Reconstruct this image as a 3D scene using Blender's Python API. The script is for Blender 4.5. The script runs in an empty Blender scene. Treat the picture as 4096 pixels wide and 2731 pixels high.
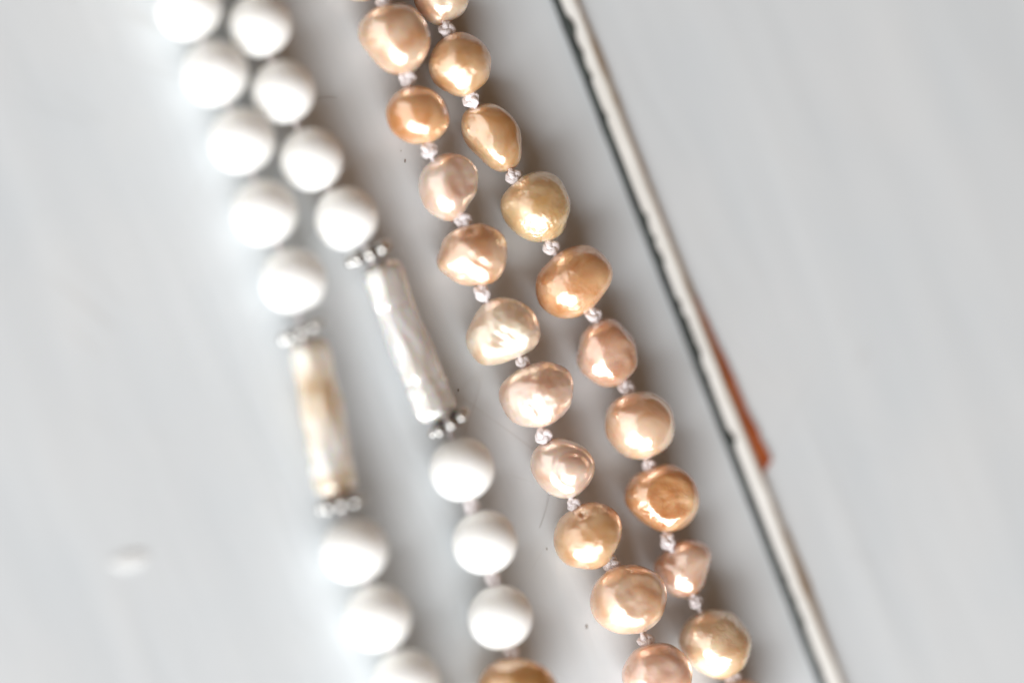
import bpy, bmesh, math, random
from mathutils import Vector, Matrix, noise
C = bpy.context.scene.collection
SC = bpy.context.scene
random.seed(7)

# ------------------------------------------------------------------ camera
PW, PH = 4096.0, 2731.0
LENS, SENSOR = 100.0, 36.0
TILT, AZ = math.radians(20), math.radians(16)
V = Vector((-math.sin(TILT)*math.cos(AZ), -math.sin(TILT)*math.sin(AZ), math.cos(TILT)))   # towards the camera
CY = (Vector((0, 1, 0)) - Vector((0, 1, 0)).dot(V)*V).normalized()
CX = CY.cross(V)
DIST = 0.3444
FOCUS_POINT = Vector((0, 0, 0.0024))
CAM = FOCUS_POINT + V*DIST
cd = bpy.data.cameras.new('camera'); cam = bpy.data.objects.new('camera', cd); C.objects.link(cam)
cam.matrix_world = Matrix(((CX.x, CY.x, V.x, CAM.x), (CX.y, CY.y, V.y, CAM.y), (CX.z, CY.z, V.z, CAM.z), (0, 0, 0, 1)))
cd.lens, cd.sensor_width = LENS, SENSOR
cd.clip_start, cd.clip_end = 0.01, 50
cd.dof.use_dof = True
cd.dof.focus_distance = DIST
cd.dof.aperture_fstop = 1.95
SC.camera = cam

# ------------------------------------------------------------------ world and lamps
w = bpy.data.worlds.new('World'); SC.world = w; w.use_nodes = True
bg = w.node_tree.nodes['Background']
bg.inputs[0].default_value = (1.0, 0.58, 0.31, 1); bg.inputs[1].default_value = 0.15
SC.view_settings.view_transform = 'Standard'; SC.view_settings.look = 'None'
SC.view_settings.exposure = 0.0; SC.view_settings.gamma = 1.0
SC.cycles.use_denoising = True
SC.cycles.max_bounces = 10; SC.cycles.diffuse_bounces = 6

def area(name, direction, dist, sx, sy, power, col):
    l = bpy.data.lights.new(name, 'AREA'); l.shape = 'RECTANGLE'; l.size, l.size_y = sx, sy
    l.energy = power; l.color = col
    o = bpy.data.objects.new(name, l); C.objects.link(o)
    d = Vector(direction).normalized(); o.location = d*dist
    o.rotation_euler = d.to_track_quat('Z', 'Y').to_euler()
    return o
area('window_light', (-0.20, -0.90, 0.43), 1.3, 1.6, 1.0, 43.0, (0.95, 0.98, 1.0))
area('side_bounce_light', (-0.95, -0.1, 0.46), 1.5, 2.5, 1.7, 15.0, (0.95, 0.99, 1.0))  # broad soft lamp added at the left, standing in for bounce off a wall

# ------------------------------------------------------------------ helpers
K = SENSOR/LENS/PW                      # metres per photo pixel per metre of depth
def ray(px, py):
    return (CX*((px-PW/2)*K) - CY*((py-PH/2)*K) - V)
def at(px, py, z):                      # the point of the place at height z seen at that pixel of the photo
    r = ray(px, py); return CAM + r*((z-CAM.z)/r.z)
def depth(p): return (CAM-p).dot(V)
S2 = PW/2352.0
def q(pts): return [(x*S2, y*S2) for x, y in pts]

def link(name, me, mat, parent=None, loc=(0, 0, 0)):
    o = bpy.data.objects.new(name, me); C.objects.link(o)
    if mat and not me.materials: me.materials.append(mat)
    o.parent = parent; o.location = loc
    return o
def empty(name, loc, **props):
    o = bpy.data.objects.new(name, None); C.objects.link(o); o.location = loc; o.empty_display_size = 0.005
    for k, v in props.items(): o[k] = v
    return o
def mesh(name, verts, faces, smooth=True):
    me = bpy.data.meshes.new(name); me.from_pydata(verts, [], faces); me.update()
    if smooth:
        for p in me.polygons: p.use_smooth = True
    return me
_ico = {}
def ico(n):
    if n not in _ico:
        bm = bmesh.new(); bmesh.ops.create_icosphere(bm, subdivisions=n, radius=1)
        _ico[n] = ([v.co.copy() for v in bm.verts], [[v.index for v in f.verts] for f in bm.faces]); bm.free()
    return _ico[n]
def sweep(path, rad, seg=10, closed=False, twist=0.0, lobes=0, lobe_amp=0.0):
    """tube along a path, the cross-section optionally lobed and twisting (a laid cord)"""
    n = len(path); vs, fs = [], []
    up = Vector((0.13, 0.31, 0.94))
    for i, p in enumerate(path):
        a = path[(i-1) % n] if (closed or i > 0) else p
        b = path[(i+1) % n] if (closed or i < n-1) else p
        t = (b-a).normalized(); s = t.cross(up)
        if s.length < 1e-6: s = t.cross(Vector((1, 0, 0)))
        s.normalize(); up = s.cross(t).normalized()
        r0 = rad[i] if isinstance(rad, (list, tuple)) else rad
        for k in range(seg):
            an = 2*math.pi*k/seg
            r = r0*(1+lobe_amp*math.cos(lobes*an+twist*i)) if lobes else r0
            vs.append(p+(s*math.cos(an)+up*math.sin(an))*r)
    for i in range(n if closed else n-1):
        for k in range(seg):
            j, l = (i+1) % n, (k+1) % seg
            fs.append((i*seg+k, i*seg+l, j*seg+l, j*seg+k))
    if not closed:
        fs.append(tuple(range(seg))[::-1]); fs.append(tuple((n-1)*seg+k for k in range(seg)))
    return vs, fs

# ------------------------------------------------------------------ materials
def mat(name, col, rough=0.5, metal=0.0, spec=0.5):
    m = bpy.data.materials.new(name); m.use_nodes = True
    b = m.node_tree.nodes['Principled BSDF']
    b.inputs['Base Color'].default_value = (*col, 1); b.inputs['Roughness'].default_value = rough
    b.inputs['Metallic'].default_value = metal; b.inputs['Specular IOR Level'].default_value = spec
    return m, m.node_tree, b
def node(nt, typ, **kw):
    n = nt.nodes.new(typ)
    for k, v in kw.items(): setattr(n, k, v)
    return n
def noise_node(nt, vec, scale, detail=3, rough=0.5, dist=0.0):
    n = node(nt, 'ShaderNodeTexNoise'); n.inputs['Scale'].default_value = scale
    n.inputs['Detail'].default_value = detail; n.inputs['Roughness'].default_value = rough; n.inputs['Distortion'].default_value = dist
    nt.links.new(vec, n.inputs['Vector']); return n
def ramp(nt, fac, stops):
    r = node(nt, 'ShaderNodeValToRGB'); e = r.color_ramp.elements
    while len(e) < len(stops): e.new(0.5)
    for x, (p, c) in zip(e, stops): x.position = p; x.color = (*c, 1) if len(c) == 3 else c
    nt.links.new(fac, r.inputs[0]); return r
def bump(nt, height, strength, distance, prev=None):
    b = node(nt, 'ShaderNodeBump'); b.inputs['Strength'].default_value = strength; b.inputs['Distance'].default_value = distance
    nt.links.new(height, b.inputs['Height'])
    if prev is not None: nt.links.new(prev.outputs[0], b.inputs['Normal'])
    return b
def mapping(nt, vec, scale=(1, 1, 1), rot=(0, 0, 0), loc=(0, 0, 0)):
    m = node(nt, 'ShaderNodeMapping'); m.inputs['Scale'].default_value = scale; m.inputs['Rotation'].default_value = rot
    m.inputs['Location'].default_value = loc
    nt.links.new(vec, m.inputs['Vector']); return m

def pearl_mat(name, deep, pale, wrinkle=0.25, rough=0.2, seed=0.0, scale=420.0, metal=0.05, nacre=0.36):
    m, nt, b = mat(name, pale, rough, metal)
    tc = node(nt, 'ShaderNodeTexCoord'); mp = mapping(nt, tc.outputs['Object'], loc=(seed, seed*0.7, seed*1.3))
    n1 = noise_node(nt, mp.outputs[0], 230, 3, 0.5, 0.6)
    r = ramp(nt, n1.outputs[0], [(0.33, deep), (0.66, pale)])
    nt.links.new(r.outputs[0], b.inputs['Base Color'])
    mp2 = mapping(nt, mp.outputs[0], scale=(1, 1.6, 1.0), rot=(0.3, 0.2, 0.8))
    n2 = noise_node(nt, mp2.outputs[0], scale, 5, 0.6, 1.2)
    n3 = noise_node(nt, mp.outputs[0], scale*2.3, 1.5, 0.5, 1.6)
    # the fine wrinkling comes in patches, between them the nacre is smooth
    n4 = noise_node(nt, mp.outputs[0], 260, 2); r4 = ramp(nt, n4.outputs[0], [(0.42, (0.05,)*3), (0.62, (1,)*3)])
    mul = node(nt, 'ShaderNodeMath', operation='MULTIPLY'); nt.links.new(n3.outputs[0], mul.inputs[0]); nt.links.new(r4.outputs[0], mul.inputs[1])
    b1 = bump(nt, n2.outputs[0], wrinkle*0.5, 0.0007)
    b2 = bump(nt, mul.outputs[0], wrinkle, 0.0005, b1)
    nt.links.new(b2.outputs[0], b.inputs['Normal']); nt.links.new(b2.outputs[0], b.inputs['Coat Normal'])
    rr = node(nt, 'ShaderNodeMapRange'); rr.inputs['To Min'].default_value = rough*0.75; rr.inputs['To Max'].default_value = rough*1.35
    nt.links.new(n1.outputs[0], rr.inputs[0]); nt.links.new(rr.outputs[0], b.inputs['Roughness'])
    b.inputs['Subsurface Weight'].default_value = 0.6
    b.inputs['Subsurface Radius'].default_value = (1.0, 0.45, 0.2); b.inputs['Subsurface Scale'].default_value = 0.0028
    b.inputs['Coat Weight'].default_value = 1.0; b.inputs['Coat Roughness'].default_value = 0.21; b.inputs['Coat IOR'].default_value = 1.9
    b.inputs['Thin Film Thickness'].default_value = 430 + 40*math.sin(seed*5); b.inputs['Thin Film IOR'].default_value = 1.45
    # nacre: a mirror-like platelet layer, paler than the body colour, over the translucent body
    p = node(nt, 'ShaderNodeBsdfPrincipled'); p.inputs['Metallic'].default_value = 1.0
    pal = node(nt, 'ShaderNodeMix', data_type='RGBA'); pal.inputs['Factor'].default_value = 0.55
    nt.links.new(r.outputs[0], pal.inputs['A']); pal.inputs['B'].default_value = (0.99, 0.93, 0.90, 1)
    nt.links.new(pal.outputs['Result'], p.inputs['Base Color']); p.inputs['Roughness'].default_value = rough*1.25
    nt.links.new(b2.outputs[0], p.inputs['Normal'])
    p.inputs['Thin Film Thickness'].default_value = 330 + 50*math.sin(seed*7); p.inputs['Thin Film IOR'].default_value = 1.22
    mx = node(nt, 'ShaderNodeMixShader'); mx.inputs[0].default_value = nacre
    nt.links.new(b.outputs[0], mx.inputs[1]); nt.links.new(p.outputs[0], mx.inputs[2])
    nt.links.new(mx.outputs[0], nt.nodes['Material Output'].inputs[0])
    return m

M_white, nt, b = mat('white_bead_glaze', (0.86, 0.86, 0.83), 0.42)
b.inputs['Subsurface Weight'].default_value = 0.25; b.inputs['Subsurface Radius'].default_value = (1, 0.93, 0.75); b.inputs['Subsurface Scale'].default_value = 0.0012
tc = node(nt, 'ShaderNodeTexCoord'); n = noise_node(nt, tc.outputs['Object'], 300, 3)
r = ramp(nt, n.outputs[0], [(0.3, (0.93, 0.925, 0.89)), (0.7, (0.96, 0.955, 0.935))]); nt.links.new(r.outputs[0], b.inputs['Base Color'])

M_silver, nt, b = mat('oxidised_silver', (0.8, 0.78, 0.75), 0.03, 1.0)
tc = node(nt, 'ShaderNodeTexCoord'); n = noise_node(nt, tc.outputs['Object'], 900, 3)
r = ramp(nt, n.outputs[0], [(0.3, (0.42, 0.405, 0.385)), (0.6, (0.80, 0.785, 0.76))]); nt.links.new(r.outputs[0], b.inputs['Base Color'])
M_silver_dark, nt, b = mat('tarnished_silver', (0.045, 0.038, 0.034), 0.4, 0.6)

M_cord, nt, b = mat('silk_cord', (0.78, 0.70, 0.71), 0.6)
tc = node(nt, 'ShaderNodeTexCoord')
wv = node(nt, 'ShaderNodeTexWave'); wv.inputs['Scale'].default_value = 1500; wv.inputs['Distortion'].default_value = 3
nt.links.new(mapping(nt, tc.outputs['Object'], rot=(0.6, 0.4, 0.7)).outputs[0], wv.inputs['Vector'])
r = ramp(nt, wv.outputs[0], [(0.0, (0.72, 0.64, 0.65)), (0.6, (0.92, 0.88, 0.89))]); nt.links.new(r.outputs[0], b.inputs['Base Color'])
bb = bump(nt, wv.outputs[0], 0.5, 0.00006); nt.links.new(bb.outputs[0], b.inputs['Normal'])
b.inputs['Sheen Weight'].default_value = 0.3

def paint_mat(name, base, streak, rough):
    m, nt, b = mat(name, base, rough, 0.0, 0.4)
    tc = node(nt, 'ShaderNodeTexCoord')
    mp = mapping(nt, mapping(nt, tc.outputs['Object'], rot=(0, 0, math.radians(-23))).outputs[0], scale=(1.0, 0.10, 1.0))
    n1 = noise_node(nt, mp.outputs[0], 130, 4, 0.55, 0.3)
    n2 = noise_node(nt, tc.outputs['Object'], 45, 4, 0.55)
    r1 = ramp(nt, n1.outputs[0], [(0.32, streak), (0.62, base)])
    r2 = ramp(nt, n2.outputs[0], [(0.3, (0.955, 0.97, 0.98)), (0.7, (1.0, 0.995, 0.99))])
    mx = node(nt, 'ShaderNodeMix', data_type='RGBA', blend_type='MULTIPLY'); mx.inputs['Factor'].default_value = 1
    nt.links.new(r1.outputs[0], mx.inputs['A']); nt.links.new(r2.outputs[0], mx.inputs['B'])
    # hair-thin scratches
    col = mx.outputs['Result']
    for k, (ang, sc) in enumerate(((0.5, 70), (-0.9, 95), (1.9, 60))):
        mq = mapping(nt, mapping(nt, tc.outputs['Object'], rot=(0, 0, ang), loc=(0.31*k, 0.17*k, 0)).outputs[0], scale=(1.0, 0.06, 1))
        ns = noise_node(nt, mq.outputs[0], sc, 1, 0.4, 0.4)
        rs = ramp(nt, ns.outputs[0], [(0.4975, (1, 1, 1)), (0.5, (0.90, 0.885, 0.87)), (0.5025, (1, 1, 1))])
        msk = noise_node(nt, tc.outputs['Object'], 38+9*k, 2); rm = ramp(nt, msk.outputs[0], [(0.55, (0, 0, 0)), (0.66, (1, 1, 1))])
        m2 = node(nt, 'ShaderNodeMix', data_type='RGBA', blend_type='MULTIPLY')
        nt.links.new(rm.outputs[0], m2.inputs['Factor']); nt.links.new(col, m2.inputs['A']); nt.links.new(rs.outputs[0], m2.inputs['B'])
        col = m2.outputs['Result']
    nt.links.new(col, b.inputs['Base Color'])
    bb = bump(nt, n1.outputs[0], 0.35, 0.0006)
    nt.links.new(bb.outputs[0], b.inputs['Normal'])
    return m
M_paint = paint_mat('white_satin_paint', (0.645, 0.668, 0.684), (0.605, 0.632, 0.652), 0.38)
M_strip = paint_mat('cream_edge_paint', (0.90, 0.89, 0.86), (0.84, 0.82, 0.77), 0.45)
M_blob = paint_mat('raised_paint_fleck', (0.74, 0.75, 0.745), (0.70, 0.71, 0.71), 0.4)
M_black, nt, b = mat('black_seam_paint', (0.028, 0.034, 0.030), 0.55)
tc = node(nt, 'ShaderNodeTexCoord'); n = noise_node(nt, tc.outputs['Object'], 500, 4)
r = ramp(nt, n.outputs[0], [(0.35, (0.010, 0.012, 0.011)), (0.7, (0.045, 0.054, 0.048))]); nt.links.new(r.outputs[0], b.inputs['Base Color'])
M_worn, nt, b = mat('worn_tan_edge', (0.42, 0.31, 0.20), 0.7)
tc = node(nt, 'ShaderNodeTexCoord'); n = noise_node(nt, tc.outputs['Object'], 170, 4)
r = ramp(nt, n.outputs[0], [(0.35, (0.33, 0.21, 0.11)), (0.65, (0.52, 0.45, 0.36))]); nt.links.new(r.outputs[0], b.inputs['Base Color'])
M_red, nt, b = mat('rust_red', (0.35, 0.075, 0.018), 0.55)
tc = node(nt, 'ShaderNodeTexCoord'); n = noise_node(nt, tc.outputs['Object'], 350, 4)
r = ramp(nt, n.outputs[0], [(0.3, (0.27, 0.048, 0.011)), (0.7, (0.42, 0.105, 0.028))]); nt.links.new(r.outputs[0], b.inputs['Base Color'])
M_speck, nt, b = mat('dark_dust', (0.30, 0.27, 0.25), 0.8)
M_hole, nt, b = mat('drill_hole_shadowed_nacre', (0.35, 0.13, 0.03), 0.6)

# ------------------------------------------------------------------ the tabletop
top = empty('tabletop', (0, 0, 0), kind='structure', label='white painted tabletop with a dark seam and a cream edge strip', category='table')
# the seam runs straight across the table; its two ends, seen at these pixels
A = at(1275*S2, 0, 0.0006); B = at(1884*S2, 1560*S2, 0.0006)
U = (B-A).normalized(); N = Vector((-U.y, U.x, 0))          # along the seam (towards the foot of the picture); N to the right of it
if N.x < 0: N = -N
MID = (A+B)/2
def seam(t, n, z): p = MID+U*t+N*n; return Vector((p.x, p.y, z))
TH = -0.018
def box_pts(t0, t1, n0, n1, z0, z1):
    return [seam(t, n, z) for z in (z0, z1) for (t, n) in ((t0, n0), (t1, n0), (t1, n1), (t0, n1))]
BOX_F = [(0, 1, 2, 3), (4, 7, 6, 5), (0, 4, 5, 1), (1, 5, 6, 2), (2, 6, 7, 3), (3, 7, 4, 0)]
def fixed(me):
    bm = bmesh.new(); bm.from_mesh(me); bmesh.ops.recalc_face_normals(bm, faces=bm.faces); bm.to_mesh(me); bm.free(); return me
LT = 0.45
EDGE_H = 0.0013
link('plank', fixed(mesh('plank', box_pts(-LT, LT, -0.45, 0.0, TH, 0.0), BOX_F, False)), M_paint, top)
link('plank', fixed(mesh('plank', box_pts(-LT, LT, 0.0004, 0.45, TH, 0.0006), BOX_F, False)), M_paint, top)
# cream edge strip: a low rounded moulding, its section slightly uneven along its length
sec = [(0.00015, 0.0), (0.00018, 0.0012), (0.00028, 0.00130), (0.0009, 0.00132), (0.0016, 0.00132), (0.0024, 0.00130), (0.00252, 0.0012), (0.00256, 0.0004)]
vs, fs = [], []; NS = 420
for i in range(NS+1):
    t = -0.16+0.32*i/NS
    for k, (n_, z_) in enumerate(sec):
        j = noise.noise(Vector((t*260, k*0.6, 3.0)))*0.00010+noise.noise(Vector((t*900, k*0.9, 8.0)))*0.00004
        vs.append(seam(t, n_+j*(0.6 if k else 0.2), z_+j*0.7))
m_ = len(sec)
for i in range(NS):
    for k in range(m_-1): fs.append((i*m_+k, (i+1)*m_+k, (i+1)*m_+k+1, i*m_+k+1))
strip = link('edge_strip', fixed(mesh('edge_strip', vs, fs)), M_strip, top)
# black seam: fills the gap and climbs the strip's near face with a ragged upper edge
vs, fs = [], []; NS = 640
for i in range(NS+1):
    t = -0.16+0.32*i/NS
    rag = noise.noise(Vector((t*120, 1.7, 0)))*0.75+noise.noise(Vector((t*420, 4.1, 0)))*0.9+noise.noise(Vector((t*1300, 7.1, 0)))*0.4
    rag = max(0.0, rag)
    low = 0.00007*noise.noise(Vector((t*300, 9, 9)))
    pts = [(-0.00026+low, 0.00006), (-0.00018, 0.00014), (0.00002, 0.0003), (0.00006, 0.0008), (0.00010, 0.00128), (0.00026+0.0004*rag, 0.00140), (0.00032+0.0010*rag, 0.00141),
           (0.00034+0.0010*rag, 0.0011)]
    for n_, z_ in pts: vs.append(seam(t, n_, z_))
m_ = 8
for i in range(NS):
    for k in range(m_-1): fs.append((i*m_+k, (i+1)*m_+k, (i+1)*m_+k+1, i*m_+k+1))
link('dark_seam', fixed(mesh('dark_seam', vs, fs)), M_black, strip)
# worn tan line where the strip meets the far plank, coming and going
vs, fs = [], []; NS = 420
for i in range(NS+1):
    t = -0.16+0.32*i/NS
    wd = max(0.00010, 0.00068+0.0006*noise.noise(Vector((t*75, 2.2, 5)))+0.00022*noise.noise(Vector((t*380, 6.2, 5))))
    for n_, z_ in ((0.00238-0.5*wd, 0.00138), (0.00246, 0.00136), (0.00262, 0.0011), (0.00264+0.5*wd, 0.00066), (0.00264+wd, 0.00057)):
        vs.append(seam(t, n_, z_))
for i in range(NS):
    for k in range(4): fs.append((i*5+k, (i+1)*5+k, (i+1)*5+k+1, i*5+k+1))
link('worn_edge', fixed(mesh('worn_edge', vs, fs)), M_worn, strip)

# dried paint blob and brush ridges left of the beads
def lump(px, py, a, b_, h, ang):
    co, fa = ico(4); c = at(px, py, 0); vs = []
    for v in co:
        k = 1+0.25*noise.noise(v*1.7+Vector((px, py, 0))*0.01)
        x, y = v.x*a*k, v.y*b_*k
        vs.append((x*math.cos(ang)-y*math.sin(ang), x*math.sin(ang)+y*math.cos(ang), v.z*h*k))
    return mesh('paint_blob', vs, fa), c
me, c = lump(300*S2, 1285*S2, 0.0022, 0.0010, 0.00022, 0.25); link('paint_blob', me, M_blob, top, c)
# dust specks and a hair on the paint
vs, fs = [], []
for (px, py, s) in ((1620, 645, 0.00017), (1604, 604, 0.00007), (1833, 1560, 0.00016), (1958, 1350, 0.0001), (2346, 2506, 0.00022), (2187, 2195, 0.00012), (1490, 1180, 0.00009), (2301, 910, 0.00006)):
    co, fa = ico(2); c = at(px, py, 0.00003); o_ = len(vs)
    for v in co: vs.append(c+Vector((v.x*s*0.7, v.y*s*1.4, v.z*s*0.4))*(1+0.3*noise.noise(v*2+c*900)))
    fs += [tuple(i+o_ for i in f) for f in fa]
for path in ([(1270, 395), (1290, 390), (1320, 389), (1345, 392)], [(2196, 1975), (2185, 2030), (2170, 2080), (2158, 2110)]):
    P = [at(x, y, 0.00004) for x, y in path]; a, f = sweep(P, 0.000022, 6); o_ = len(vs)
    vs += a; fs += [tuple(i+o_ for i in g) for g in f]
dust = link('dust', mesh('dust', vs, fs), M_speck, top); dust['kind'] = 'stuff'

# rust red wedge lying against the far side of the strip
vs, fs = [], []; NS = 48
for i in range(NS+1):
    f = i/NS
    px, py = (1594+(1748-1594)*f)*S2, (684+(1088-684)*f)*S2
    base = at(px, py, 0.0003)
    tt = (base-MID).dot(U)
    wd = (0.0005+0.0015*f)*(1+0.16*noise.noise(Vector((f*14, 0.4, 0)))+0.08*noise.noise(Vector((f*45, 3.4, 0))))
    n0 = 0.00258
    skew = 0.0022*0.0
    for n_, z_ in ((n0, 0.0003), (n0, 0.00125), (n0+wd*0.92, 0.00100), (n0+wd, 0.0008), (n0+wd, 0.0003)):
        vs.append(seam(tt-(n_-n0)*0.55, n_, z_))
for i in range(NS):
    for k in range(4): fs.append((i*5+k, (i+1)*5+k, (i+1)*5+k+1, i*5+k+1))
fs.append((0, 1, 2, 3, 4)); fs.append(tuple(NS*5+k for k in (4, 3, 2, 1, 0)))
red = link('red_wedge', fixed(mesh('red_wedge', vs, fs, False)), M_red)
red['label'] = 'rust red wedge lying against the far side of the cream edge strip'; red['category'] = 'wedge'

# ------------------------------------------------------------------ pearls
def zpts(ox, oy, s, pts): return [(ox+x/s, oy+y/s) for x, y in pts]
Z2 = lambda pts: zpts(1300, 0, 1.96, pts)
Z3 = lambda pts: zpts(1600, 800, 1.96, pts)
Z6 = lambda pts: zpts(2100, 1600, 1.96, pts)

def profile(pts):
    xs = [p[0] for p in pts]; ys = [p[1] for p in pts]
    cx, cy = (min(xs)+max(xs))/2, (min(ys)+max(ys))/2
    pol = sorted((math.atan2(-(y-cy), x-cx), math.hypot(x-cx, y-cy)) for x, y in pts)
    n = 72; out = []
    for k in range(n):
        a = -math.pi+2*math.pi*k/n
        prev = max((p for p in pol if p[0] <= a), default=(pol[-1][0]-2*math.pi, pol[-1][1]))
        nxt = min((p for p in pol if p[0] > a), default=(pol[0][0]+2*math.pi, pol[0][1]))
        f = (a-prev[0])/max(1e-6, nxt[0]-prev[0]); out.append(prev[1]*(1-f)+nxt[1]*f)
    for _ in range(5): out = [(out[k-1]+2*out[k]+out[(k+1) % n])/4 for k in range(n)]
    return cx, cy, out
def prof_at(out, a):
    n = len(out); f = (a+math.pi)/(2*math.pi)*n; i = int(math.floor(f)); f -= i
    return out[i % n]*(1-f)+out[(i+1) % n]*f

def gauss(d, c, s): return math.exp(-((d-c).length_squared)/(2*s*s))
def pearl(parent, pts, material, depth_k=0.9, feat=(), lumps=0.02, fine=0.0, seed=0, lift=0.0, label=None):
    """A baroque pearl: silhouette from its measured outline, its own depth, then the bumps, dents and ripples of this one."""
    cx, cy, out = profile(pts)
    co, fa = ico(5)
    rmin = min(out); ravg = sum(out)/len(out)
    h = 0.004
    for _ in range(2):
        c = at(cx, cy, h); s = depth(c)*K
        vs = []
        for d in co:
            r = prof_at(out, math.atan2(d.y, d.x)); rho = math.hypot(d.x, d.y); e = min(1.0, rho/0.85); e = e*e*(3-2*e)
            r = ravg*(1-e)+r*e
            k = 1+lumps*noise.noise(d*1.6+Vector((seed*3.1, seed, 0)))
            if fine: k += fine*noise.fractal(d*5+Vector((seed, seed*2, 0)), 0.8, 2.1, 4)*max(0.0, d.z+0.1)
            for f in feat:
                if f[0] == 'bump': k += f[2]*gauss(d, f[1], f[3])
                elif f[0] == 'ring':
                    x = (d-f[1]).length; k += f[2]*math.exp(-((x-f[3])/f[4])**2)*(1 if d.dot(f[1]) > 0 else 0)
                elif f[0] == 'flat':          # a facet: the cap beyond f[2] of the axis is pressed flat, not quite even
                    a = d.dot(f[1])+0.07*noise.noise(d*2.6+Vector((seed*5, 1, 2)))
                    if a > f[2]: k *= 1-(1-f[2]/a)*f[3]
                elif f[0] == 'ripple':
                    g = gauss(d, f[1], f[3]); k += g*f[2]*math.sin(d.dot(f[4])*f[5]+3*noise.noise(d*3+Vector((seed, 0, 0))))
            k = max(k, 0.5)
            x, y = d.x*r*k, d.y*r*k
            z = d.z*(depth_k*(0.55*rmin+0.45*r))*k
            vs.append(CX*(x*s)+CY*(y*s)+V*(z*s))
        h = -min(v.z for v in vs)+lift
    o = link('pearl', mesh('pearl', vs, fa), material, parent, at(cx, cy, h)-parent.location)
    if label: o['label'] = label
    return o
def D(x, y): return Vector((x, y, math.sqrt(max(0.0, 1-x*x-y*y))))

def knot_mesh(seed):
    rnd = random.Random(seed); P = []; n = 120
    for i in range(n):
        t = 2*math.pi*i/n
        r = 0.55+0.30*math.cos(3*t)
        p = Vector((r*math.cos(2*t), r*math.sin(2*t), 0.50*math.sin(3*t)))
        p += Vector((rnd.uniform(-1, 1), rnd.uniform(-1, 1), rnd.uniform(-1, 1)))*0.006
        P.append(p*0.00088)
    vs, fs = sweep(P, 0.00040, 16, True, twist=-0.70, lobes=3, lobe_amp=0.09)
    me = mesh('knot', vs, fs); me.materials.append(M_cord); return me
KNOTS = [knot_mesh(k) for k in range(4)]
def knot(parent, px, py, k, size=1.0, z=0.0036):
    o = link('knot', KNOTS[k % 4], None, parent, at(px*S2, py*S2, z)-parent.location)
    o.rotation_euler = (random.uniform(-0.5, 0.5), random.uniform(-0.5, 0.5), random.uniform(0, 6.28)); o.scale = (size*1.02, size*1.02, size*0.9)
    return o
def thread(parent, pts, z=0.0036):
    P = [at(x*S2, y*S2, z)-parent.location for x, y in pts]; Q = []
    for a, b_ in zip(P, P[1:]):
        for j in range(10): Q.append(a.lerp(b_, j/10))
    Q.append(P[-1])
    vs, fs = sweep(Q, 0.00030, 10, False, twist=0.8, lobes=2, lobe_amp=0.2)
    return link('thread', mesh('thread', vs, fs), M_cord, parent)

GOLD = ((0.66, 0.34, 0.13), (0.90, 0.65, 0.41)); PEACH = ((0.73, 0.39, 0.20), (0.94, 0.71, 0.53))
PINK = ((0.82, 0.53, 0.38), (0.95, 0.78, 0.67)); CREAM = ((0.82, 0.58, 0.38), (0.95, 0.84, 0.70))
ORANGE = ((0.69, 0.30, 0.10), (0.91, 0.58, 0.33)); ROSE = ((0.73, 0.38, 0.22), (0.92, 0.66, 0.52))
_pm = [0]
def PM(cols, wrinkle=0.2, rough=0.25, scale=420.0, metal=0.05):
    _pm[0] += 1
    return pearl_mat('peach_nacre', cols[0], cols[1], wrinkle, rough, _pm[0]*0.37, scale, metal)

G = 'strands lying side by side on the white table'
left = empty('pearl_strand', at(1180*S2, 830*S2, 0), label='peach baroque pearl strand lying between the white beads and the other peach strand', category='pearl strand', group=G)
right = empty('pearl_strand', at(1330*S2, 720*S2, 0), label='peach baroque pearl strand nearest the dark seam and cream edge strip', category='pearl strand', group=G)

# --- the peach strand nearer the white beads, from the top of the picture down
pearl(left, q([(815, -150), (860, -150), (890, -110), (895, -60), (870, -10), (830, 3), (790, -8), (765, -50), (775, -110)]), PM(PEACH), seed=1)
pearl(left, Z2([(570, 32), (680, 55), (760, 130), (815, 230), (820, 330), (800, 420), (760, 500), (700, 560), (610, 588), (520, 575), (430, 520), (350, 430), (280, 350), (258, 270), (270, 190), (320, 120), (400, 60), (480, 38)]),
      PM(PEACH, 0.10, 0.15), 0.9, [('bump', D(-0.35, 0.05), 0.03, 0.25), ('bump', D(-0.1, 0.75), -0.02, 0.3)], 0.05, seed=2)
pearl(left, Z2([(720, 672), (820, 690), (900, 750), (955, 830), (975, 920), (955, 1010), (910, 1070), (850, 1115), (760, 1130), (670, 1125), (590, 1090), (520, 1030), (480, 950), (472, 870), (500, 790), (550, 730), (630, 685)]),
      PM(ORANGE, 0.08, 0.15), 0.92, [('bump', D(0.2, 0.75), -0.03, 0.3)], 0.04, seed=3)
pearl(left, Z2([(1030, 1195), (1110, 1230), (1170, 1300), (1200, 1380), (1195, 1460), (1160, 1550), (1118, 1600), (1108, 1648), (1038, 1718), (968, 1733), (878, 1708), (798, 1648), (753, 1568), (728, 1470), (740, 1380), (790, 1300), (870, 1240), (950, 1205)]),
      PM(PINK, 0.12, 0.17), 0.85, [('flat', D(0.62, 0.32), 0.74, 0.9), ('bump', D(-0.25, -0.1), 0.03, 0.3)], 0.05, seed=4, label='pale pink pearl with a dull flat facet')
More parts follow.
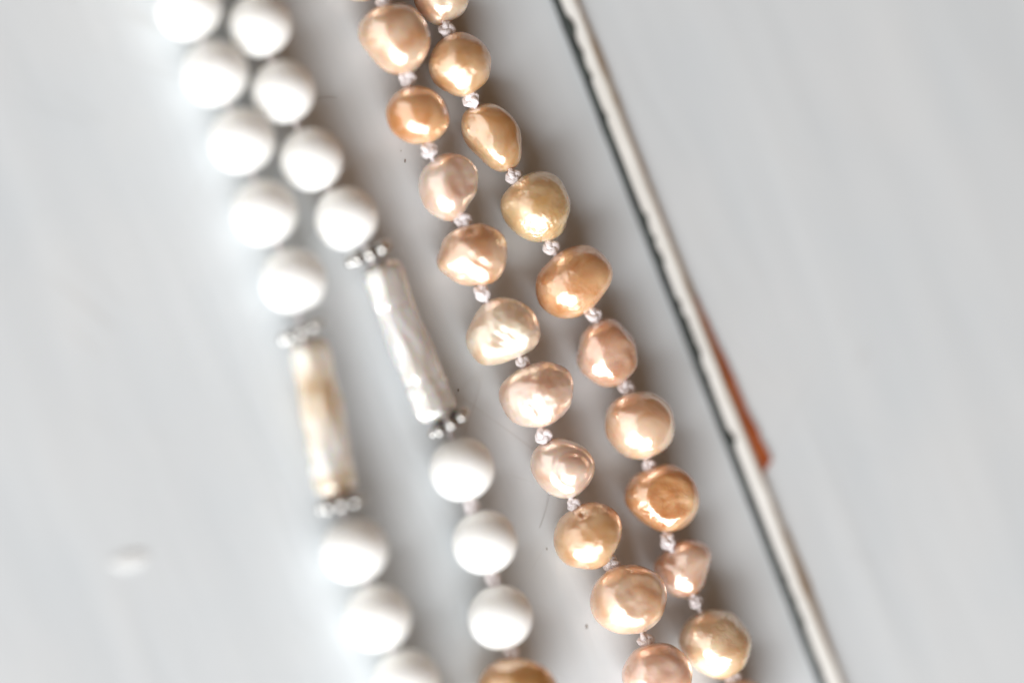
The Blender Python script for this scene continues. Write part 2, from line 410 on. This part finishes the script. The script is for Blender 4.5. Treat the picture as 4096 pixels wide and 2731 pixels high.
pearl(left, Z3([(640, 178), (700, 205), (760, 225), (810, 290), (840, 370), (845, 450), (820, 540), (770, 610), (730, 665), (660, 672), (560, 668), (470, 650), (400, 610), (340, 580), (295, 550), (280, 490), (300, 420), (320, 360), (340, 310), (400, 245), (480, 210), (570, 190)]),
      PM(PEACH, 0.42, 0.17, 330), 0.85, [('bump', D(0.05, 0.75), -0.10, 0.16), ('bump', D(0.25, 0.85), 0.06, 0.15), ('bump', D(-0.3, 0.2), 0.05, 0.25), ('bump', D(0.3, 0.3), -0.05, 0.22),
       ('ripple', D(0.1, -0.5), 0.026, 0.35, Vector((0.5, 1, 0)), 16), ('bump', D(-0.85, -0.4), 0.05, 0.15)], 0.07, 0.010, seed=5, label='lumpy peach pearl with a pitted top')
pearl(left, Z3([(770, 765), (860, 770), (950, 800), (1040, 870), (1090, 950), (1105, 1040), (1080, 1110), (1040, 1170), (960, 1220), (860, 1250), (770, 1275), (690, 1300), (650, 1310), (600, 1290), (560, 1220), (520, 1150), (515, 1080), (530, 1010), (560, 950), (610, 870), (680, 800)]),
      PM(CREAM, 0.55, 0.19, 300), 0.8, [('flat', D(0.15, -0.25), 0.86, 0.8), ('ripple', D(0.2, -0.35), 0.026, 0.42, Vector((0.6, 1, 0.1)), 24), ('bump', D(0.55, 0.55), -0.04, 0.25)], 0.05, 0.012, seed=6,
      label='pale cream pearl with a rippled flat face')
pearl(left, q([(1262, 828), (1300, 845), (1320, 875), (1317, 905), (1302, 940), (1280, 968), (1240, 980), (1200, 982), (1165, 955), (1145, 920), (1148, 890), (1170, 860), (1215, 838)]),
      PM(PINK, 0.45, 0.16, 360), 0.85, [('bump', D(0.4, 0.45), -0.09, 0.2), ('bump', D(0.05, 0.15), 0.04, 0.2), ('ripple', D(0.05, -0.5), 0.028, 0.35, Vector((1, 0.4, 0)), 14)], 0.06, 0.010, seed=7)
pearl(left, Z6([(250, 290), (330, 310), (430, 350), (510, 410), (550, 480), (555, 540), (530, 610), (490, 670), (430, 740), (360, 770), (280, 770), (200, 740), (130, 690), (80, 620), (45, 550), (38, 480), (60, 410), (100, 360), (160, 325)]),
      PM(PINK, 0.06, 0.15), 0.85, [('bump', D(0.33, -0.05), 0.16, 0.34), ('ring', D(0.33, -0.05), -0.055, 0.60, 0.11)], 0.03, seed=8, label='pale pink pearl with a round raised boss')
p8 = pearl(left, Z6([(540, 785), (600, 790), (670, 830), (730, 890), (755, 960), (760, 1040), (740, 1120), (700, 1200), (640, 1280), (540, 1320), (440, 1315), (340, 1300), (280, 1260), (235, 1180), (218, 1090), (230, 1000), (270, 940), (340, 880), (400, 840), (470, 800)]),
      PM(GOLD, 0.42, 0.17, 480), 0.9, [('bump', D(-0.16, 0.70), -0.16, 0.075), ('bump', D(0.55, 0.4), -0.03, 0.3)], 0.05, 0.008, seed=9, label='golden pearl with an open drill hole')
pearl(left, q([(1470, 1300), (1510, 1315), (1530, 1350), (1528, 1395), (1505, 1435), (1460, 1455), (1410, 1452), (1370, 1425), (1355, 1385), (1360, 1345), (1390, 1315), (1430, 1300)]),
      PM(PEACH, 0.3, 0.2, 360), 0.85, [('flat', D(0.3, 0.25), 0.82, 0.75), ('ripple', D(0.3, 0.2), 0.008, 0.4, Vector((1, 0.8, 0)), 12)], 0.05, 0.006, seed=10, lift=0.0006, label='peach pearl with a creased flat facet')
pearl(left, q([(1515, 1475), (1560, 1490), (1585, 1520), (1587, 1560), (1565, 1605), (1510, 1622), (1450, 1600), (1427, 1550), (1442, 1508), (1478, 1482)]),
      PM(ROSE, 0.3, 0.24, 480), 0.88, [('flat', D(0.05, 0.2), 0.88, 0.7)], 0.05, 0.006, seed=11, lift=0.0006)
LK = [(882, 3), (935, 180), (985, 345), (1063, 507), (1107, 672), (1200, 830), (1248, 1000), (1318, 1158), (1405, 1295), (1483, 1470)]
for i, (x, y) in enumerate(LK): knot(left, x, y, i, 0.96 if i not in (5, 7) else 0.8)
thread(left, [(830, -130)]+LK+[(1510, 1600)])

# --- the peach strand nearest the seam
pearl(right, Z2([(690, 0), (740, 90), (800, 160), (850, 200), (910, 205), (980, 170), (1060, 120), (1110, 60), (1130, -10), (1100, -100), (1030, -180), (900, -225), (780, -190), (705, -100)]),
      PM(PEACH, 0.25, 0.17), 0.9, [('bump', D(-0.15, -0.7), -0.05, 0.15)], 0.05, seed=12)
pearl(right, Z2([(1070, 255), (1140, 275), (1210, 310), (1270, 380), (1300, 460), (1300, 560), (1270, 640), (1210, 700), (1130, 745), (1050, 755), (960, 730), (880, 680), (830, 610), (805, 530), (815, 450), (850, 380), (920, 310), (990, 268)]),
      PM(GOLD, 0.40, 0.18, 420), 0.92, [('bump', D(-0.4, 0.75), 0.03, 0.2)], 0.05, 0.009, seed=13)
pearl(right, Z2([(1250, 808), (1340, 825), (1430, 880), (1490, 950), (1530, 1050), (1545, 1150), (1530, 1250), (1500, 1300), (1440, 1350), (1380, 1355), (1290, 1300), (1220, 1240), (1140, 1160), (1090, 1090), (1060, 1000), (1075, 910), (1130, 850), (1190, 820)]),
      PM(GOLD, 0.14, 0.15), 0.85, [('flat', D(-0.45, 0.1), 0.86, 0.7), ('bump', D(0.3, 0.35), -0.03, 0.3), ('bump', D(-0.3, 0.65), 0.03, 0.15)], 0.05, seed=14, label='golden oval pearl with a diagonal ridge')
pearl(right, Z2([(1690, 1350), (1780, 1365), (1850, 1410), (1890, 1480), (1918, 1560), (1923, 1648), (1898, 1748), (1848, 1828), (1768, 1883), (1668, 1893), (1568, 1873), (1478, 1818), (1418, 1738), (1378, 1648), (1378, 1568), (1420, 1500), (1470, 1440), (1540, 1390), (1610, 1360)]),
      PM(((0.66, 0.40, 0.16), (0.88, 0.68, 0.42)), 0.38, 0.17, 400), 0.92, [('ripple', D(0.45, 0.6), 0.012, 0.25, Vector((1, 1.2, 0)), 26), ('bump', D(-0.3, 0.55), 0.03, 0.15)], 0.05, 0.008, seed=15)
pearl(right, Z3([(1470, 355), (1540, 370), (1610, 440), (1650, 510), (1668, 580), (1640, 680), (1600, 740), (1550, 800), (1480, 860), (1400, 910), (1310, 930), (1220, 910), (1140, 870), (1080, 790), (1055, 700), (1070, 610), (1110, 550), (1170, 480), (1270, 410), (1380, 370)]),
      PM(ORANGE, 0.2, 0.17), 0.9, [('bump', D(0.45, 0.45), -0.05, 0.35), ('bump', D(-0.45, 0.15), 0.02, 0.2)], 0.05, 0.003, seed=16, label='large orange peach pearl')
pearl(right, Z3([(1660, 932), (1730, 960), (1790, 1030), (1840, 1130), (1865, 1220), (1850, 1310), (1800, 1390), (1750, 1430), (1700, 1470), (1630, 1470), (1540, 1440), (1450, 1380), (1400, 1300), (1390, 1210), (1410, 1110), (1440, 1030), (1500, 970), (1580, 935)]),
      PM(ROSE, 0.2, 0.16), 0.85, [('flat', D(0.55, -0.15), 0.80, 0.7), ('bump', D(-0.4, 0.45), 0.05, 0.22), ('bump', D(0.1, 0.4), -0.04, 0.3)], 0.06, 0.003, seed=17)
pearl(right, q([(1490, 897), (1530, 920), (1550, 960), (1548, 1000), (1525, 1035), (1480, 1055), (1430, 1045), (1400, 1015), (1390, 970), (1395, 935), (1425, 910), (1460, 898)]),
      PM(PEACH, 0.10, 0.17), 0.92, [('bump', D(0.2, 0.75), 0.03, 0.25)], 0.04, seed=18)
pearl(right, Z6([(1100, 500), (1180, 510), (1260, 560), (1330, 640), (1365, 720), (1370, 790), (1345, 880), (1300, 950), (1230, 1010), (1150, 1040), (1080, 1035), (960, 980), (860, 910), (790, 830), (770, 750), (800, 660), (850, 600), (930, 560), (1000, 530)]),
      PM(ORANGE, 0.25, 0.19, 360), 0.85, [('flat', D(0.28, 0.05), 0.80, 0.95), ('ripple', D(-0.2, -0.5), 0.026, 0.4, Vector((1, -0.8, 0)), 18)], 0.05, 0.004, seed=19, label='orange pearl with a flat button face')
pearl(right, Z6([(1300, 1090), (1380, 1110), (1440, 1150), (1465, 1200), (1440, 1280), (1420, 1380), (1380, 1480), (1330, 1540), (1250, 1550), (1160, 1530), (1100, 1480), (1040, 1390), (1000, 1310), (1020, 1255), (1090, 1190), (1180, 1120)]),
      PM(ROSE, 0.12, 0.17), 0.8, [('bump', D(-0.3, 0.4), -0.06, 0.25)], 0.04, seed=20, label='three-cornered rose peach pearl')
pearl(right, q([(1650, 1400), (1700, 1425), (1725, 1465), (1720, 1510), (1690, 1545), (1645, 1555), (1605, 1540), (1575, 1510), (1560, 1470), (1575, 1430), (1605, 1408)]),
      PM(((0.70, 0.44, 0.22), (0.90, 0.70, 0.48)), 0.22, 0.18, 300), 0.9, [('bump', D(0.1, -0.6), -0.06, 0.12), ('bump', D(0.35, 0.2), -0.04, 0.25)], 0.07, 0.004, seed=21)
pearl(right, q([(1705, 1558), (1750, 1572), (1778, 1605), (1780, 1650), (1745, 1695), (1695, 1705), (1650, 1680), (1632, 1640), (1640, 1595), (1668, 1568)]), PM(ORANGE, 0.2), 0.9, (), 0.05, seed=22)
RK = [(1027, 68), (1082, 230), (1180, 405), (1266, 567), (1363, 722), (1440, 890), (1490, 1067), (1533, 1242), (1598, 1382), (1685, 1553)]
for i, (x, y) in enumerate(RK): knot(right, x, y, i+1, 0.96 if i not in (6, 8) else 0.78)
thread(right, [(990, -60)]+RK+[(1700, 1640)])

# ------------------------------------------------------------------ white bead strands
co, fa = ico(5)
vs = []
for v in co:                                   # a round glazed bead with a shallow drilled dimple at each end of its hole
    r = 1-0.05*math.exp(-((1-abs(v.z))/0.02)**1.0)+0.010*noise.noise(v*1.3)
    vs.append(v*r)
ME_BEAD = mesh('bead', vs, fa); ME_BEAD.materials.append(M_white)
def bead(parent, px, py, r_px, d):
    s = 0.0039
    for _ in range(2):
        c = at(px*S2, py*S2, s); s = r_px*S2*K*depth(c)
    o = link('bead', ME_BEAD, None, parent, at(px*S2, py*S2, s)-parent.location)
    ax = at((px+d[0])*S2, (py+d[1])*S2, s)-at(px*S2, py*S2, s)
    o.rotation_euler = ax.to_track_quat('Z', 'Y').to_euler(); o.scale = (s, s, s*0.985)
    return o
outer = empty('bead_strand', at(690*S2, 760*S2, 0), label='white bead strand farthest from the peach pearls, with a brown-mottled stick pearl', category='bead strand', group=G)
inner = empty('bead_strand', at(900*S2, 760*S2, 0), label='white bead strand beside the peach pearls, with a shiny silvery stick pearl', category='bead strand', group=G)
OB = [(330, -300), (382, -138), (435, 18), (495, 168), (556, 323), (608, 488), (674, 645)]
for x, y in OB: bead(outer, x, y, 76, (60, 158))
OB2 = [(815, 1262), (868, 1418), (934, 1566), (995, 1715)]
for x, y in OB2: bead(outer, x, y, 77, (58, 155))
IB = [(490, -240), (545, -92), (597, 60), (650, 212), (715, 367), (795, 502)]
for x, y in IB: bead(inner, x, y, 74, (60, 155))
IB2 = [(1061, 1077), (1113, 1245), (1149, 1417)]
for x, y in IB2: bead(inner, x, y, 75, (45, 165))
for i, (x, y) in enumerate([(1083, 1163), (1133, 1330), (1176, 1497)]): knot(inner, x, y, i, 0.92)
thread(inner, IB+[(845, 583), (1028, 972)]+IB2+[(1200, 1640)])
thread(outer, OB+[(692, 760), (781, 1156)]+OB2)
pearl(inner, q([(1185, 1508), (1240, 1525), (1275, 1560), (1290, 1610), (1255, 1655), (1185, 1672), (1120, 1650), (1090, 1598), (1105, 1545), (1140, 1517)]),
      PM(((0.62, 0.30, 0.08), (0.84, 0.52, 0.22)), 0.35, 0.17, 380), 0.9, [('bump', D(-0.2, 0.5), 0.04, 0.2)], 0.06, 0.008, seed=23, label='golden brown pearl ending the white beads')

gv, gf = ico(3)
ME_GRAIN = mesh('granule', [v.copy() for v in gv], gf); ME_GRAIN.materials.append(M_silver)
def spacer(parent, px, py, ax, r_px, g_px):
    """a daisy spacer: eight silver granules round a tarnished ring, its axis along the strand"""
    z = 0.0039; c = at(px*S2, py*S2, z); s = S2*K*depth(c)
    R, g = r_px*s, g_px*s
    a = (at((px+ax[0])*S2, (py+ax[1])*S2, z)-c).normalized()
    m = a.to_track_quat('Z', 'Y')
    path = [Vector((math.cos(t), math.sin(t), 0))*(R-g*1.5) for t in [2*math.pi*k/32 for k in range(32)]]
    vs, fs = sweep(path, g*0.9, 10, True)
    sp = link('spacer', mesh('spacer', vs, fs), M_silver_dark, parent, c-parent.location)
    sp.rotation_euler = m.to_euler()
    for k in range(8):
        t = 2*math.pi*(k+0.3)/8
        o = link('granule', ME_GRAIN, None, sp, (math.cos(t)*(R-g), math.sin(t)*(R-g), 0)); o.scale = (g*0.92, g*0.92, g*0.98)
    return sp
spacer(inner, 845, 583, (53, 116), 60, 15.5)
spacer(inner, 1030, 971, (62, 96), 56, 13.5)
spacer(outer, 690, 760, (50, 110), 58, 15)
spacer(outer, 782, 1156, (25, 117), 60, 15.5)

def stick(parent, p0, p1, w0, w1, material, seed):
    """a biwa stick pearl: long, flattened, ridged lengthwise and pinched into segments"""
    z = 0.0034
    a, b_ = at(p0[0]*S2, p0[1]*S2, z), at(p1[0]*S2, p1[1]*S2, z)
    L = (b_-a).length; ax = (b_-a).normalized(); side = ax.cross(Vector((0, 0, 1))).normalized(); up = side.cross(ax)
    s = S2*K*depth(a); nl, na = 150, 72; vs, fs = [], []
    c0 = (a+b_)/2
    for i in range(nl+1):
        f = i/nl; e = min(f, 1-f)*L
        wr = (w0+(w1-w0)*f)*s
        cap = math.sqrt(max(0.0, 1-max(0.0, 1-e/(wr*0.75))**2.2)) if e < wr*0.75 else 1.0
        cap = 0.10+0.90*cap
        wr *= 1+0.05*noise.noise(Vector((f*5, seed, 0)))
        pinch = 0.15*math.exp(-((f-0.74)/0.024)**2)+0.10*math.exp(-((f-0.83)/0.02)**2)+0.05*math.exp(-((f-0.28)/0.02)**2)
        for k in range(na):
            t = 2*math.pi*k/na
            rid = 0.040*math.sin(5*t+4*noise.noise(Vector((f*3, seed, 1)))+seed)+0.030*math.sin(9*t+5*noise.noise(Vector((f*4, seed, 7))))+0.05*noise.noise(Vector((math.cos(t)*2.2, math.sin(t)*2.2, f*5+seed)))+0.016*noise.noise(Vector((math.cos(t)*3, math.sin(t)*3, f*12+seed)))
            r = wr*cap*(1+rid-pinch*(0.6+0.4*math.sin(t+f*4)))
            p = a+ax*(f*L)+side*(math.cos(t)*r)+up*(math.sin(t)*r*0.80)
            vs.append(p-c0)
    for i in range(nl):
        for k in range(na):
            l = (k+1) % na; fs.append((i*na+k, (i+1)*na+k, (i+1)*na+l, i*na+l))
    fs.append(tuple(range(na))); fs.append(tuple(nl*na+k for k in range(na))[::-1])
    return link('stick_pearl', fixed(mesh('stick_pearl', vs, fs)), material, parent, c0-parent.location)
M_stick = pearl_mat('silvery_nacre', (0.84, 0.82, 0.78), (0.95, 0.955, 0.95), 0.07, 0.13, 3.3, 160, 0.2, 0.38)
M_stick2 = pearl_mat('mottled_brown_nacre', (0.70, 0.52, 0.32), (0.95, 0.94, 0.91), 0.12, 0.15, 5.9, 240, 0.1, 0.28)
stick(inner, (866, 600), (1012, 966), 46, 50, M_stick, 1.3)
stick(outer, (708, 775), (778, 1145), 47, 51, M_stick2, 4.1)
